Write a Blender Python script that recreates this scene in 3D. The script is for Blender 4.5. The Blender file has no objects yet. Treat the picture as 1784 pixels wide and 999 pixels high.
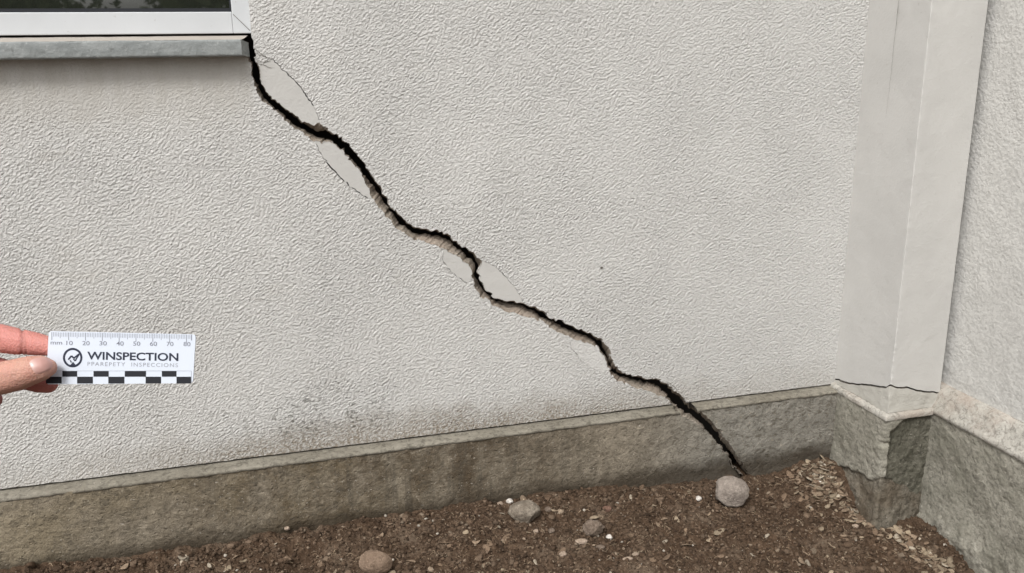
import bpy, bmesh, math, random
import numpy as np
from mathutils import Vector, Matrix, geometry
random.seed(7); rng = np.random.default_rng(11)
C = bpy.context.scene.collection
R = math.radians

# ------------------------------------------------------------------ camera
IW, IH = 1784.0, 999.0
FPX, YAW, PITCH, ROLL = 1638.57, 0.285329, 0.270838, -0.006848
_cy, _sy = math.cos(YAW), math.sin(YAW)
FW = np.array([_sy*math.cos(PITCH), _cy*math.cos(PITCH), -math.sin(PITCH)])
_r = np.array([_cy, -_sy, 0.0]); _u = np.cross(_r, FW)
RT = math.cos(ROLL)*_r + math.sin(ROLL)*_u
UP = -math.sin(ROLL)*_r + math.cos(ROLL)*_u
O = np.array([0, 0, 1.05])
cam = bpy.data.objects.new('camera', bpy.data.cameras.new('camera'))
C.objects.link(cam)
M = Matrix.Identity(4)
for i in range(3):
    M[i][0], M[i][1], M[i][2], M[i][3] = RT[i], UP[i], -FW[i], O[i]
cam.matrix_world = M
cam.data.sensor_width = 36; cam.data.lens = 36*FPX/IW
cam.data.clip_start = 0.02; cam.data.clip_end = 600
bpy.context.scene.camera = cam

# ------------------------------------------------------------------ light
SUN_EL, SUN_AZ = R(50), R(219)          # azimuth clockwise from +y
W = bpy.data.worlds.new('World'); bpy.context.scene.world = W; W.use_nodes = True
nt = W.node_tree; nt.nodes.clear()
sk = nt.nodes.new('ShaderNodeTexSky'); sk.sky_type = 'NISHITA'; sk.sun_disc = False
sk.sun_elevation = SUN_EL; sk.sun_rotation = SUN_AZ
sk.air_density = 1.0; sk.dust_density = 4.0; sk.ozone_density = 1.0
hs = nt.nodes.new('ShaderNodeHueSaturation'); hs.inputs['Saturation'].default_value = 0.10
bg = nt.nodes.new('ShaderNodeBackground'); bg.inputs['Strength'].default_value = 0.14
wo = nt.nodes.new('ShaderNodeOutputWorld')
nt.links.new(sk.outputs[0], hs.inputs['Color']); nt.links.new(hs.outputs[0], bg.inputs[0]); nt.links.new(bg.outputs[0], wo.inputs[0])
sl = bpy.data.lights.new('sun', 'SUN'); sl.energy = 1.5; sl.angle = R(14); sl.color = (1, .97, .93)
so = bpy.data.objects.new('sun', sl); C.objects.link(so)
sd = Vector((math.sin(SUN_AZ)*math.cos(SUN_EL), math.cos(SUN_AZ)*math.cos(SUN_EL), math.sin(SUN_EL)))
so.rotation_euler = sd.to_track_quat('Z', 'Y').to_euler(); so.location = (-3, -6, 8)
vs = bpy.context.scene.view_settings
vs.view_transform = 'Standard'; vs.look = 'None'; vs.gamma = 1; vs.use_curve_mapping = False
vs.exposure = 0.37

# ------------------------------------------------------------------ helpers
D = 1.87                                  # distance of the wall face
PY = D - 0.028                            # face of the plinth
ZP = 0.188                                # top of the plinth
def ray(x, y): return FW + RT*(x-IW/2)/FPX - UP*(y-IH/2)/FPX
def onY(x, y, Y): d = ray(x, y); return O + d*Y/d[1]
def onX(x, y, X): d = ray(x, y); return O + d*X/d[0]
def atd(x, y, dep): return O + ray(x, y)*dep

def _h(i, j, k, s):
    n = (i.astype(np.int64)*374761393 + j.astype(np.int64)*668265263 + k.astype(np.int64)*2147483647 + s*974634777) & 0xffffffff
    n = ((n ^ (n >> 13))*1274126177) & 0xffffffff
    n = ((n ^ (n >> 16))*2246822519) & 0xffffffff
    return ((n ^ (n >> 15)) & 0xffffff)/float(0xffffff)
def vn(P, s=0):
    P = np.asarray(P, float); F = np.floor(P); f = P-F; f = f*f*(3-2*f); F = F.astype(np.int64)
    i, j, k = F[..., 0], F[..., 1], F[..., 2]; a, b, c = f[..., 0], f[..., 1], f[..., 2]
    o = 0
    for di in (0, 1):
        for dj in (0, 1):
            for dk in (0, 1):
                o = o + _h(i+di, j+dj, k+dk, s)*(a if di else 1-a)*(b if dj else 1-b)*(c if dk else 1-c)
    return o
def fbm(P, oct=4, s=0, g=.5):
    P = np.asarray(P, float); o = 0; a = 1; t = 0
    for q in range(oct):
        o = o + a*vn(P*(2.03**q) + 17.3*q, s+q); t += a; a *= g
    return o/t*2-1
def sst(a, b, x):
    t = np.clip((np.asarray(x, float)-a)/(b-a), 0, 1); return t*t*(3-2*t)

def mk(name, V, F, mat=None, parent=None, smooth=True, col=None):
    me = bpy.data.meshes.new(name)
    V = np.asarray(V, np.float32)
    F = np.asarray(F) if not isinstance(F, list) else F
    if isinstance(F, np.ndarray):
        n, m = F.shape
        me.vertices.add(len(V)); me.vertices.foreach_set('co', V.ravel())
        me.loops.add(n*m); me.loops.foreach_set('vertex_index', F.ravel().astype(np.int32))
        me.polygons.add(n); me.polygons.foreach_set('loop_start', np.arange(0, n*m, m, dtype=np.int32))
        me.polygons.foreach_set('loop_total', np.full(n, m, np.int32))
        me.update(calc_edges=True)
    else:
        me.from_pydata([tuple(map(float, v)) for v in V], [], F)
    me.validate()
    if smooth: me.polygons.foreach_set('use_smooth', [True]*len(me.polygons))
    if col is not None:
        at = me.color_attributes.new('tone', 'FLOAT_COLOR', 'POINT')
        c4 = np.ones((len(V), 4), np.float32); c4[:, :3] = col
        at.data.foreach_set('color', c4.ravel())
    if mat: me.materials.append(mat)
    o = bpy.data.objects.new(name, me); C.objects.link(o)
    if parent: o.parent = parent
    return o
def gridF(nu, nv, flip=False):
    i = np.arange(nu-1)[:, None]*nv + np.arange(nv-1)[None, :]
    a = [i, i+nv, i+nv+1, i+1]
    if flip: a = a[::-1]
    return np.stack(a, -1).reshape(-1, 4)
def empty(name, loc, label, cat, group=None):
    o = bpy.data.objects.new(name, None); C.objects.link(o); o.empty_display_size = .1
    o.location = loc; tag(o, label, cat, group); return o
def tag(o, label=None, cat=None, group=None, kind=None):
    if label: o['label'] = label
    if cat: o['category'] = cat
    if group: o['group'] = group
    if kind: o['kind'] = kind
    return o
def reparent(o, root):                   # parent keeping world coordinates of the mesh data
    o.parent = root; o.matrix_parent_inverse = Matrix.Translation(root.location).inverted(); return o
def box(name, a, b, mat, parent=None, bev=0.0):
    bm = bmesh.new(); bmesh.ops.create_cube(bm, size=1)
    for v in bm.verts:
        for k in range(3): v.co[k] = a[k] + (v.co[k]+.5)*(b[k]-a[k])
    if bev: bmesh.ops.bevel(bm, geom=list(bm.edges), offset=bev, segments=2, profile=.5, affect='EDGES')
    me = bpy.data.meshes.new(name); bm.to_mesh(me); bm.free(); me.materials.append(mat)
    o = bpy.data.objects.new(name, me); C.objects.link(o)
    if parent: reparent(o, parent)
    return o

# ------------------------------------------------------------------ node materials
class NT:
    def __init__(s, name):
        s.m = bpy.data.materials.new(name); s.m.use_nodes = True; s.t = s.m.node_tree
        s.b = s.t.nodes['Principled BSDF']; s.tc = s.t.nodes.new('ShaderNodeTexCoord').outputs['Object']
    def n(s, ty, **k):
        x = s.t.nodes.new(ty)
        for a, b in k.items(): setattr(x, a, b)
        return x
    def l(s, a, b): s.t.links.new(a, b)
    def mapv(s, scale=(1, 1, 1), rot=(0, 0, 0), loc=(0, 0, 0), vec=None):
        m = s.n('ShaderNodeMapping'); s.l(vec or s.tc, m.inputs[0])
        m.inputs['Scale'].default_value = scale; m.inputs['Rotation'].default_value = rot; m.inputs['Location'].default_value = loc
        return m.outputs[0]
    def noise(s, scale, det=3, rough=.55, vec=None, dist=0):
        x = s.n('ShaderNodeTexNoise'); s.l(vec or s.tc, x.inputs['Vector'])
        x.inputs['Scale'].default_value = scale; x.inputs['Detail'].default_value = det
        x.inputs['Roughness'].default_value = rough; x.inputs['Distortion'].default_value = dist
        return x.outputs['Fac']
    def voro(s, scale, vec=None, feat='F1', rnd=1):
        x = s.n('ShaderNodeTexVoronoi', feature=feat); s.l(vec or s.tc, x.inputs['Vector'])
        x.inputs['Scale'].default_value = scale; x.inputs['Randomness'].default_value = rnd
        return x.outputs['Distance']
    def rng(s, v, a, b, c=0, d=1, smooth=True):
        x = s.n('ShaderNodeMapRange'); x.interpolation_type = 'SMOOTHSTEP' if smooth else 'LINEAR'
        s.l(v, x.inputs[0])
        for i, q in enumerate((a, b, c, d)): x.inputs[i+1].default_value = q
        return x.outputs[0]
    def ma(s, op, a, b=None, c=None):
        x = s.n('ShaderNodeMath', operation=op)
        for i, q in enumerate((a, b, c)):
            if q is None: continue
            if isinstance(q, (int, float)): x.inputs[i].default_value = q
            else: s.l(q, x.inputs[i])
        return x.outputs[0]
    def mix(s, f, a, b, bt='MIX'):
        x = s.n('ShaderNodeMix', data_type='RGBA', blend_type=bt)
        for i, q in ((0, f), (6, a), (7, b)):
            if isinstance(q, (int, float)): x.inputs[i].default_value = q
            elif isinstance(q, tuple): x.inputs[i].default_value = (*q, 1)
            else: s.l(q, x.inputs[i])
        return x.outputs[2]
    def xyz(s):
        x = s.n('ShaderNodeSeparateXYZ'); s.l(s.tc, x.inputs[0]); return x.outputs
    def bump(s, h, dist, strength=1.0, prev=None):
        x = s.n('ShaderNodeBump'); s.l(h, x.inputs['Height'])
        x.inputs['Distance'].default_value = dist; x.inputs['Strength'].default_value = strength
        if prev: s.l(prev, x.inputs['Normal'])
        return x.outputs[0]
    def out(s, col=None, rough=.8, nrm=None, spec=.3):
        if isinstance(col, tuple): s.b.inputs['Base Color'].default_value = (*col, 1)
        elif col: s.l(col, s.b.inputs['Base Color'])
        s.b.inputs['Roughness'].default_value = rough
        s.b.inputs['Specular IOR Level'].default_value = spec
        if nrm: s.l(nrm, s.b.inputs['Normal'])
        return s.m
def plain(name, col, rough=.6, spec=.3, sc=60, var=.06):
    t = NT(name); k = t.noise(sc, 3)
    c = t.mix(k, tuple(v*(1-var) for v in col), tuple(min(1, v*(1+var)) for v in col))
    return t.out(c, rough, None, spec)

def stucco_mat(name, amp=1.0, smooth_under=True, lower_dirt=True, coarse=1.0, base=(.655, .645, .622)):
    t = NT(name); X = t.xyz()
    dg = t.mapv((1.0, 1.0, 1.0), (0, R(36), 0))
    st = t.mapv((.85, 1, 1.15), (0, 0, 0), vec=dg)
    n1 = t.noise(195*coarse, 2.5, .6, st, .2)
    n2 = t.noise(360*coarse, 2, .6)
    v1 = t.voro(225*coarse, st, 'F1')
    h = t.ma('ADD', t.ma('MULTIPLY', t.rng(n1, .32, .66), .75), t.ma('MULTIPLY', n2, .55))
    h = t.ma('SUBTRACT', h, t.ma('MULTIPLY', v1, .65))
    # broad patches where the float smoothed the render
    mod = t.rng(t.noise(4, 3), .3, .7, .62, 1.15)
    if smooth_under:
        m2 = t.ma('MULTIPLY', t.rng(X[2], .80, .96), t.rng(X[0], .10, .0))
        mod = t.ma('MULTIPLY', mod, t.ma('SUBTRACT', 1.0, t.ma('MULTIPLY', m2, .75)))
    h = t.ma('MULTIPLY', h, mod)
    nr = t.bump(h, .0027*amp)
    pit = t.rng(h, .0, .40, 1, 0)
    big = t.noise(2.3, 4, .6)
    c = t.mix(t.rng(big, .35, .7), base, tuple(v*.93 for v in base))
    c = t.mix(t.ma('MULTIPLY', pit, .30), c, tuple(v*.6 for v in base))  # pits darkened in the colour: dirt plus the self-shadow that bump relief lacks
    sp = t.noise(60, 2, .5, t.mapv((1, 1, 1), loc=(3, 1, 9)))
    c = t.mix(t.ma('MULTIPLY', t.rng(sp, .70, .78), .35), c, (.25, .23, .2))
    if lower_dirt:
        # splash dirt rising from the plinth, strongest left of the crack's foot
        nz = t.noise(11, 5, .65)
        hz = t.ma('ADD', X[2], t.ma('MULTIPLY', t.ma('SUBTRACT', nz, .5), -.14))
        near = t.rng(hz, .185, .275, 1, 0)
        xm = t.ma('MULTIPLY', t.rng(X[0], -.55, .15), t.rng(X[0], 1.25, .55))
        pale = t.ma('ADD', .22, t.ma('MULTIPLY', xm, .55))
        gr = t.rng(t.noise(150, 4, .7), .38, .60, .35, 1.15)
        c = t.mix(t.ma('MULTIPLY', t.ma('MULTIPLY', near, gr), pale), c, (.215, .175, .125))
        # dark algae specks
        s2 = t.rng(t.noise(105, 3, .65), .52, .59)
        ax = t.ma('MULTIPLY', t.rng(X[0], -.14, .08), t.rng(X[0], .45, .12))
        az = t.ma('MULTIPLY', t.rng(X[2], .20, .24), t.rng(X[2], .40, .26))
        c = t.mix(t.ma('MULTIPLY', t.ma('MULTIPLY', s2, t.ma('MULTIPLY', ax, t.ma('MULTIPLY', az, t.rng(t.noise(22, 3), .38, .62)))), .80), c, (.12, .12, .10))
        s3 = t.rng(t.noise(8, 3, .6, t.mapv((1, 1, 2))), .52, .8)
        c = t.mix(t.ma('MULTIPLY', t.ma('MULTIPLY', s3, t.rng(X[0], 1.0, -.4)), .20), c, (.40, .36, .29))
        # grime washed off the sill, with some of the sill's shade painted in
        gw = t.ma('MULTIPLY', t.rng(X[2], .83, .97), t.rng(X[0], .05, .03))
        gn = t.rng(t.noise(9, 4, .6, t.mapv((3, 1, .6))), .25, .75, .45, 1)
        c = t.mix(t.ma('MULTIPLY', t.ma('MULTIPLY', gw, gn), .42), c, (.30, .265, .20))
    return t.out(c, .92, nr, .15)

def concrete_mat(name, base, dark, tint=None, amp=1.0, streak=False, wet=True, grain=1.0):
    t = NT(name); X = t.xyz()
    a = t.noise(28, 5, .65); b = t.noise(110*grain, 4, .65, None, .4); c0 = t.noise(420, 2)
    pits = t.rng(t.voro(75*grain), .0, .22, 1, 0)
    h = t.ma('ADD', t.ma('MULTIPLY', a, .5), t.ma('ADD', t.ma('MULTIPLY', b, .6), t.ma('MULTIPLY', c0, .18)))
    h = t.ma('SUBTRACT', h, t.ma('MULTIPLY', pits, .25))
    nr = t.bump(h, .0058*amp)
    c = t.mix(t.rng(t.noise(7, 5, .65), .3, .7), base, dark)
    if streak:
        c = t.mix(t.rng(X[0], .75, 1.1), c, t.mix(t.rng(a, .3, .7), (.285, .27, .235), (.215, .203, .176)))
        # brown-black staining in the middle length of the plinth, olive further left
        xm = t.ma('MULTIPLY', t.rng(X[0], -.45, .12), t.rng(X[0], .95, .40))
        vn_ = t.noise(12, 6, .75, t.mapv((1.6, 1, .9)))
        c = t.mix(t.ma('MULTIPLY', t.rng(vn_, .25, .70), t.ma('MULTIPLY', xm, 1.0)), c, (.082, .060, .038))
        ol = t.ma('MULTIPLY', t.rng(X[0], .5, -.1), t.rng(t.noise(6, 4), .35, .7))
        c = t.mix(t.ma('MULTIPLY', ol, .38), c, (.25, .20, .115))
        st = t.rng(t.noise(10, 4, .6, t.mapv((5, 1, .5), loc=(4, 0, 0))), .52, .66)
        c = t.mix(t.ma('MULTIPLY', t.ma('MULTIPLY', st, xm), .45), c, (.06, .053, .042))
    md = t.noise(85*grain, 5, .75, t.mapv((.8, 1, 1.2), (0, R(30), 0)), .6)
    c = t.mix(t.ma('MULTIPLY', t.rng(md, .52, .36), .75), c, tuple(v*.5 for v in dark))
    c = t.mix(t.ma('MULTIPLY', t.rng(md, .56, .70), .5), c, tuple(min(1, v*1.45) for v in base))
    c = t.mix(t.ma('MULTIPLY', t.rng(b, .45, .30), .5), c, tuple(v*.45 for v in dark))
    c = t.mix(t.ma('MULTIPLY', t.rng(b, .58, .74), .35), c, tuple(min(1, v*1.6) for v in base))
    sp = t.rng(t.noise(170, 2, .5, t.mapv(loc=(7, 7, 7))), .68, .74)
    c = t.mix(t.ma('MULTIPLY', sp, .5), c, (.5, .46, .40))
    if tint: c = t.mix(t.ma('MULTIPLY', t.rng(t.noise(12, 4, .6, t.mapv(loc=(5, 2, 1))), .4, .7), .6), c, tint)
    if wet:
        wz = t.ma('ADD', X[2], t.ma('MULTIPLY', t.noise(14, 4), -.05))
        c = t.mix(t.ma('MULTIPLY', t.rng(wz, .035, -.015), .8), c, (.06, .046, .032))
    return t.out(c, .9, nr, .15)

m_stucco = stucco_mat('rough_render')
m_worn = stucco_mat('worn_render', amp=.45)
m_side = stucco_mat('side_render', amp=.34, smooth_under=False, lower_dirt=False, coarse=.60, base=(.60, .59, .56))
def smooth_mat(name, base, amp=1.0):
    t = NT(name); a = t.noise(45, 4, .6); b = t.noise(210, 3, .5)
    h = t.ma('ADD', t.ma('MULTIPLY', a, .6), t.ma('MULTIPLY', b, .35))
    c = t.mix(t.rng(t.noise(6, 4), .3, .7), base, tuple(v*.92 for v in base))
    c = t.mix(t.ma('MULTIPLY', t.rng(t.noise(120, 2), .68, .76), .25), c, (.3, .27, .23))
    return t.out(c, .85, t.bump(h, .002*amp), .15)
m_patch = smooth_mat('bare_smooth_coat', (.555, .545, .52), .9)
m_pil = smooth_mat('pilaster_render', (.555, .545, .52), .7)
m_pilbase = smooth_mat('block_render', (.50, .485, .44), 1.6)
m_plinth = concrete_mat('plinth_concrete', (.29, .252, .195), (.212, .181, .137), streak=True, amp=1.2)
m_pplinth = concrete_mat('mossy_concrete', (.385, .365, .31), (.27, .255, .212), tint=(.215, .207, .165), wet=False)
m_spall = concrete_mat('spalled_concrete', (.19, .18, .145), (.11, .104, .08), tint=(.065, .063, .045), amp=1.3, wet=False)
m_ledge = concrete_mat('ledge_mortar', (.255, .236, .195), (.19, .172, .138), amp=.5, wet=False)
m_ledge2 = concrete_mat('pale_ledge_mortar', (.46, .44, .395), (.35, .33, .29), amp=.6, wet=False, tint=(.37, .30, .25))
m_break = concrete_mat('broken_mortar', (.40, .355, .30), (.28, .24, .195), amp=1.2, wet=False, tint=(.33, .265, .215))
m_foot = concrete_mat('footing_concrete', (.20, .18, .145), (.13, .112, .086), amp=1.4, wet=False, tint=(.105, .078, .052))
m_core = plain('core_brick', (.10, .085, .07), .95)
m_frame = smooth_mat('white_window_plastic', (.63, .65, .665), .12); m_frame.node_tree.nodes['Principled BSDF'].inputs['Roughness'].default_value = .4
m_seam = plain('dark_seam', (.14, .13, .11), .9)
m_gasket = plain('rubber_gasket', (.025, .027, .032), .55)
def sill_mat():
    t = NT('weathered_grey_paint'); X = t.xyz(); a = t.noise(22, 5, .65, t.mapv((1, 1, 2)))
    c = t.mix(t.rng(a, .35, .7), (.285, .30, .295), (.21, .225, .222))
    c = t.mix(t.ma('MULTIPLY', t.rng(t.noise(150, 3), .6, .7), .35), c, (.42, .43, .42))
    c = t.mix(t.ma('MULTIPLY', t.rng(t.noise(55, 3), .62, .7), .4), c, (.13, .135, .13))
    return t.out(c, .7, t.bump(t.ma('ADD', t.noise(90, 4, .6), t.ma('MULTIPLY', a, .6)), .0025), .3)
m_sill = sill_mat()
m_silltop = smooth_mat('sill_top_mortar', (.40, .365, .325), 1.2)
m_pane = bpy.data.materials.new('window_glass'); m_pane.use_nodes = True
b = m_pane.node_tree.nodes['Principled BSDF']; b.inputs['Base Color'].default_value = (.022, .025, .019, 1)
b.inputs['Roughness'].default_value = .02; b.inputs['IOR'].default_value = 2.5
_t = m_pane.node_tree; _n = _t.nodes.new('ShaderNodeTexNoise'); _n.inputs['Scale'].default_value = 3.0
_b = _t.nodes.new('ShaderNodeBump'); _b.inputs['Distance'].default_value = .002
_t.links.new(_n.outputs['Fac'], _b.inputs['Height']); _t.links.new(_b.outputs[0], b.inputs['Normal'])

# ------------------------------------------------------------------ crack traces (photo pixels, then put on real planes)
def pl(s): return np.array([tuple(map(float, q.split(','))) for q in s.split()])
RO = pl("439,70 442,85 447,110 454,137 459,153 472,171 490,184 508,198 526,211 546,218 558,214 573,229 587,236 602,245 616,262 631,278 641,296 652,312 663,328 674,346 681,361 692,371 707,385 720,395 734,397 752,401 770,402 782,410 797,424 812,433 824,442 833,449 837,455 836,463 834,477 835,482 837,490 844,502 853,511 863,519 878,522 896,525 914,529 929,535 941,538 953,547 962,556 976,558 986,564 998,570 1013,575 1028,582 1043,589 1056,602 1063,611 1067,625 1072,636 1085,649 1100,655 1115,657 1139,660 1154,666 1166,671 1175,680 1187,692 1196,700 1201,707 1217,717 1231,724 1241,736 1253,748 1262,761 1273,775 1283,790 1291,803 1304,828 1312,848")
RI = pl("439,70 442,86 446,111 453,138 458,154 471,172 489,185 507,200 525,213 551,227 569,229 587,238 601,247 615,263 630,279 640,297 651,313 662,330 673,347 680,362 691,372 706,387 720,397 734,399 752,403 769,404 781,412 796,426 811,434 822,444 829,451 831,460 832,475 834,482 836,491 843,503 852,512 862,520 878,524 896,527 914,530 928,537 940,540 952,548 961,557 976,559 985,565 997,571 1012,576 1027,583 1045,595 1052,610 1059,625 1066,639 1076,648 1085,651 1100,656 1115,659 1139,662 1153,668 1160,671 1169,680 1184,695 1194,705 1214,718 1226,728 1244,746 1257,767 1269,781 1283,800 1292,815 1302,828 1311,848")
LO = pl("432,86 433,98 434,105 438,128 441,143 446,160 456,175 467,184 483,197 495,208 515,224 530,235 548,248 559,249 580,247 591,258 602,269 612,281 623,292 634,312 642,325 643,339 649,345 659,359 670,373 685,391 701,406 713,411 725,419 743,422 764,429 785,439 800,449 815,461 821,472 822,481 826,499 836,516 854,526 860,535 884,543 908,550 929,556 944,558 956,571 974,579 995,588 1019,597 1040,605 1049,615 1054,627 1063,646 1070,660 1088,670 1109,677 1130,682 1148,689 1160,694 1169,704 1184,722 1202,734 1220,743 1235,755 1250,773 1265,791 1276,811 1283,818 1292,828 1304,848")
LI = pl("433,86 436,98 438,110 440,132 447,148 455,163 468,180 487,195 505,210 526,225 542,233 555,241 580,246 592,256 602,266 620,285 631,301 645,316 652,330 667,348 679,366 696,388 710,399 716,403 740,408 764,411 782,418 797,433 809,444 821,451 827,463 825,472 827,482 833,493 842,505 854,517 866,525 890,528 908,532 932,544 944,553 959,559 977,568 998,576 1019,583 1034,595 1045,607 1054,621 1067,647 1079,655 1100,661 1118,665 1139,670 1154,680 1165,695 1172,704 1190,716 1208,727 1220,737 1235,754 1251,772 1266,790 1277,809 1284,817 1294,828 1305,848")
def sv(P): return P[:, 0]*.75 + P[:, 1]*.66
def resamp(P, S):
    s = np.maximum.accumulate(sv(P) + np.arange(len(P))*1e-4)
    return np.stack([np.interp(S, s, P[:, 0]), np.interp(S, s, P[:, 1])], 1)
S0, S1 = 382.0, 1541.0
ST = np.arange(S0, S1, 1.3)
def jag(P, amp, seed, fr=.20):
    z = np.zeros(len(ST))
    d = np.stack([fbm(np.stack([ST*fr, z+seed, z], 1), 4, seed, .65), fbm(np.stack([ST*fr, z+seed+9, z], 1), 4, seed+5, .65)], 1)
    return P + d*amp
JO, JI = 3.0, 3.0
Ro = jag(resamp(RO, ST), 5.2, 1); Ri = jag(jag(resamp(RI, ST), 4.8, 1), 1.2, 2)
Lo = jag(resamp(LO, ST), 5.2, 3); Li = jag(jag(resamp(LI, ST), 3.6, 3), 3.2, 4)
# keep inner edges inside the opening
nrm = np.array([.66, -.75])
for A, B, s in ((Ro, Ri, 1), (Li, Lo, 1)):
    dd = (A-B)@nrm; bad = dd < .6
    B[bad] -= np.outer(.6-dd[bad], nrm)
dd = (Ri-Li)@nrm; bad = dd < 2.0; Li[bad] -= np.outer(2.0-dd[bad], nrm)
dd = (Li-Lo)@nrm; bad = dd < .4; Lo[bad] -= np.outer(.4-dd[bad], nrm)
# station where each edge crosses the foot of the render
kL = int(np.argmin(abs(ST-sv(np.array([[1169., 704.]]))[0]))); kR = int(np.argmin(abs(ST-sv(np.array([[1196., 700.]]))[0])))
def plane(P, Y): return np.array([onY(a, b_, Y) for a, b_ in P])
NS = len(ST)
def face_y(k, kk): return D if k < kk else PY

wall = empty('stucco_wall', (0, D, 0), 'long rough grey stucco house wall split by a wide diagonal crack above a concrete plinth', 'wall')

PATCHES = [  # side, s-range taken from outer polyline ends, gap, smooth outline
 ('R', "448,118 462,108 477,103 492,120 508,134 518,144 528,158 540,174 548,188 554,200 559,213", .0020),
 ('L', "549,249 558,267 573,290 591,308 609,326 627,338 638,345 648,346", .0020),
 ('L', "772,434 771,452 776,463 788,477 803,487 815,494 820,490 822,481", .0012),
 ('R', "838,454 854,460 872,472 890,493 902,508 913,526", .0011),
 ('L', "1000,590 994,597 996,608 1010,626 1025,638 1037,646 1062,648", .0007)]
def build_side(side, E, kk):
    """render outline along the crack with detours round the bare patches; returns boundary points and patch polygons"""
    pts = []; pats = []; k = 0
    det = []
    for sd_, s_, gap in PATCHES:
        if sd_ != side: continue
        Q = pl(s_); a = int(np.argmin(((E-Q[0])**2).sum(1))); b_ = int(np.argmin(((E-Q[-1])**2).sum(1)))
        det.append((a, b_, Q, gap))
    det.sort(key=lambda q: q[0])
    while k < kk:
        hit = [d for d in det if d[0] == k]
        if hit:
            a, b_, Q, gap = hit[0]
            seg = np.vstack([E[a], Q[1:-1], E[b_]])
            L = np.r_[0, np.cumsum(np.linalg.norm(np.diff(seg, axis=0), axis=1))]
            n = int(L[-1]/2)+2; u = np.linspace(0, L[-1], n)
            q = np.stack([np.interp(u, L, seg[:, 0]), np.interp(u, L, seg[:, 1])], 1)
            w = np.sin(np.linspace(0, math.pi, n))**.3
            z = np.zeros(n)
            q = q + np.stack([fbm(np.stack([u*.25, z+a, z], 1), 3, a), fbm(np.stack([u*.25, z+a, z+5], 1), 3, a+3)], 1)*2.4*w[:, None]
            pts += list(q)
            c = q.mean(0); inner = E[a:b_+1]
            dv = inner.mean(0)-c; 
            qq = []
            for i in range(1, n-1):
                j = inner[np.argmin(((inner-q[i])**2).sum(1))]; v = j-q[i]; ln = np.linalg.norm(v)
                g = gap/.00125*(.6+.8*abs(fbm(np.array([[u[i]*.12, 3., a]]), 2, 4)[0])*2)
                qq.append(q[i] + v/max(ln, 1e-6)*min(g, ln*.5))
            pats.append((np.vstack([inner, np.array(qq)[::-1]]), D))
            k = b_+1
        else:
            pts.append(E[k]); k += 1
    return pts, pats
def cdt(P2, extra=None):
    n = len(P2); V = [Vector((float(p[0]), float(p[1]))) for p in P2]
    if extra is not None: V += [Vector((float(p[0]), float(p[1]))) for p in extra]
    r = geometry.delaunay_2d_cdt(V, [(i, (i+1) % n) for i in range(n)], [list(range(n))], 1, 1e-7)
    return np.array([(v.x, v.y) for v in r[0]]), [list(f) for f in r[2]]
def inside(P, poly):
    x, y = P[:, 0], P[:, 1]; c = np.zeros(len(P), bool); n = len(poly)
    for i in range(n):
        a = poly[i]; b_ = poly[i-1]
        if a[1] == b_[1]: continue
        m = (a[1] > y) != (b_[1] > y)
        c ^= m & (x < (b_[0]-a[0])*(y-a[1])/(b_[1]-a[1]) + a[0])
    return c
def flip_to(V, F, d):
    out = []
    for f in F:
        a, b_, c = V[f[0]], V[f[1]], V[f[2]]
        n = np.cross(b_-a, c-a); out.append(f if n.dot(d) >= 0 else f[::-1])
    return out
def sheet(name, pts3, Y, mat, parent, ret=.012, disp=None, step=None, smooth=False):
    """flat polygon at depth Y with a returned edge ret deep"""
    P2 = np.array([(p[0], p[2]) for p in pts3]); ext = None
    if step:
        x0, z0 = P2.min(0); x1, z1 = P2.max(0)
        gx, gz = np.meshgrid(np.arange(x0+step/2, x1, step), np.arange(z0+step/2, z1, step))
        g = np.stack([gx.ravel(), gz.ravel()], 1) + rng.uniform(-.3, .3, (gx.size, 2))*step
        ext = g[inside(g, P2)]
    V2, F = cdt(P2, ext)
    V = np.stack([V2[:, 0], np.full(len(V2), Y), V2[:, 1]], 1)
    F = flip_to(V, F, np.array([0, -1., 0]))
    if disp: V = disp(V)
    if ret:                                   # returned edges
        n0 = len(V); n = len(P2)
        # boundary vertices again
        idx = [int(np.argmin(((V2-p)**2).sum(1))) for p in P2]
        fr = V[idx]; bk = fr + np.array([0, ret, 0])
        V = np.vstack([V, fr, bk])
        for i in range(n):
            j = (i+1) % n; F.append([n0+i, n0+j, n0+n+j, n0+n+i])
    o = mk(name, V - np.array(parent.location), F, mat, parent, smooth)
    return o
# ---- stucco panels
ptsL, patL = build_side('L', Lo, kL+1); ptsR, patR = build_side('R', Ro, kR+1)
zc = .1885
Lw = [onY(p[0], p[1], D) for p in ptsL]; Rw = [onY(p[0], p[1], D) for p in ptsR]
WX = -1.25; WT = 2.10; XC = 1.383
jx = onY(437, 50, D)[0]
Lw[-1][2] = zc; Rw[-1][2] = zc
def rough_line(x0, x1, z, seed, n=.006, a=.0012):
    k = int(abs(x1-x0)/n)+2; xs = np.linspace(x0, x1, k); q = np.zeros(k)
    return [np.array([x, D, z + a*v]) for x, v in zip(xs, fbm(np.stack([xs*60, q, q+seed], 1), 3, seed))]
polyL = [np.array([-2.4, D, zc])] + rough_line(-.9, Lw[-1][0], zc, 3)[:-1] + Lw[::-1] + [np.array([Lw[0][0], D, 1.02]), np.array([WX, D, 1.02]), np.array([WX, D, WT]), np.array([-2.4, D, WT])]
corner = []
for z in np.arange(2.9, zc, -.006):
    corner.append(np.array([XC + .0015*fbm(np.array([[z*40, 1., 2.]]), 3, 8)[0], D, z]))
jamb = [np.array([jx + .001*fbm(np.array([[z*90, 4., 2.]]), 3, 9)[0], D, z]) for z in np.arange(1.032, 1.30, .004)]
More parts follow.
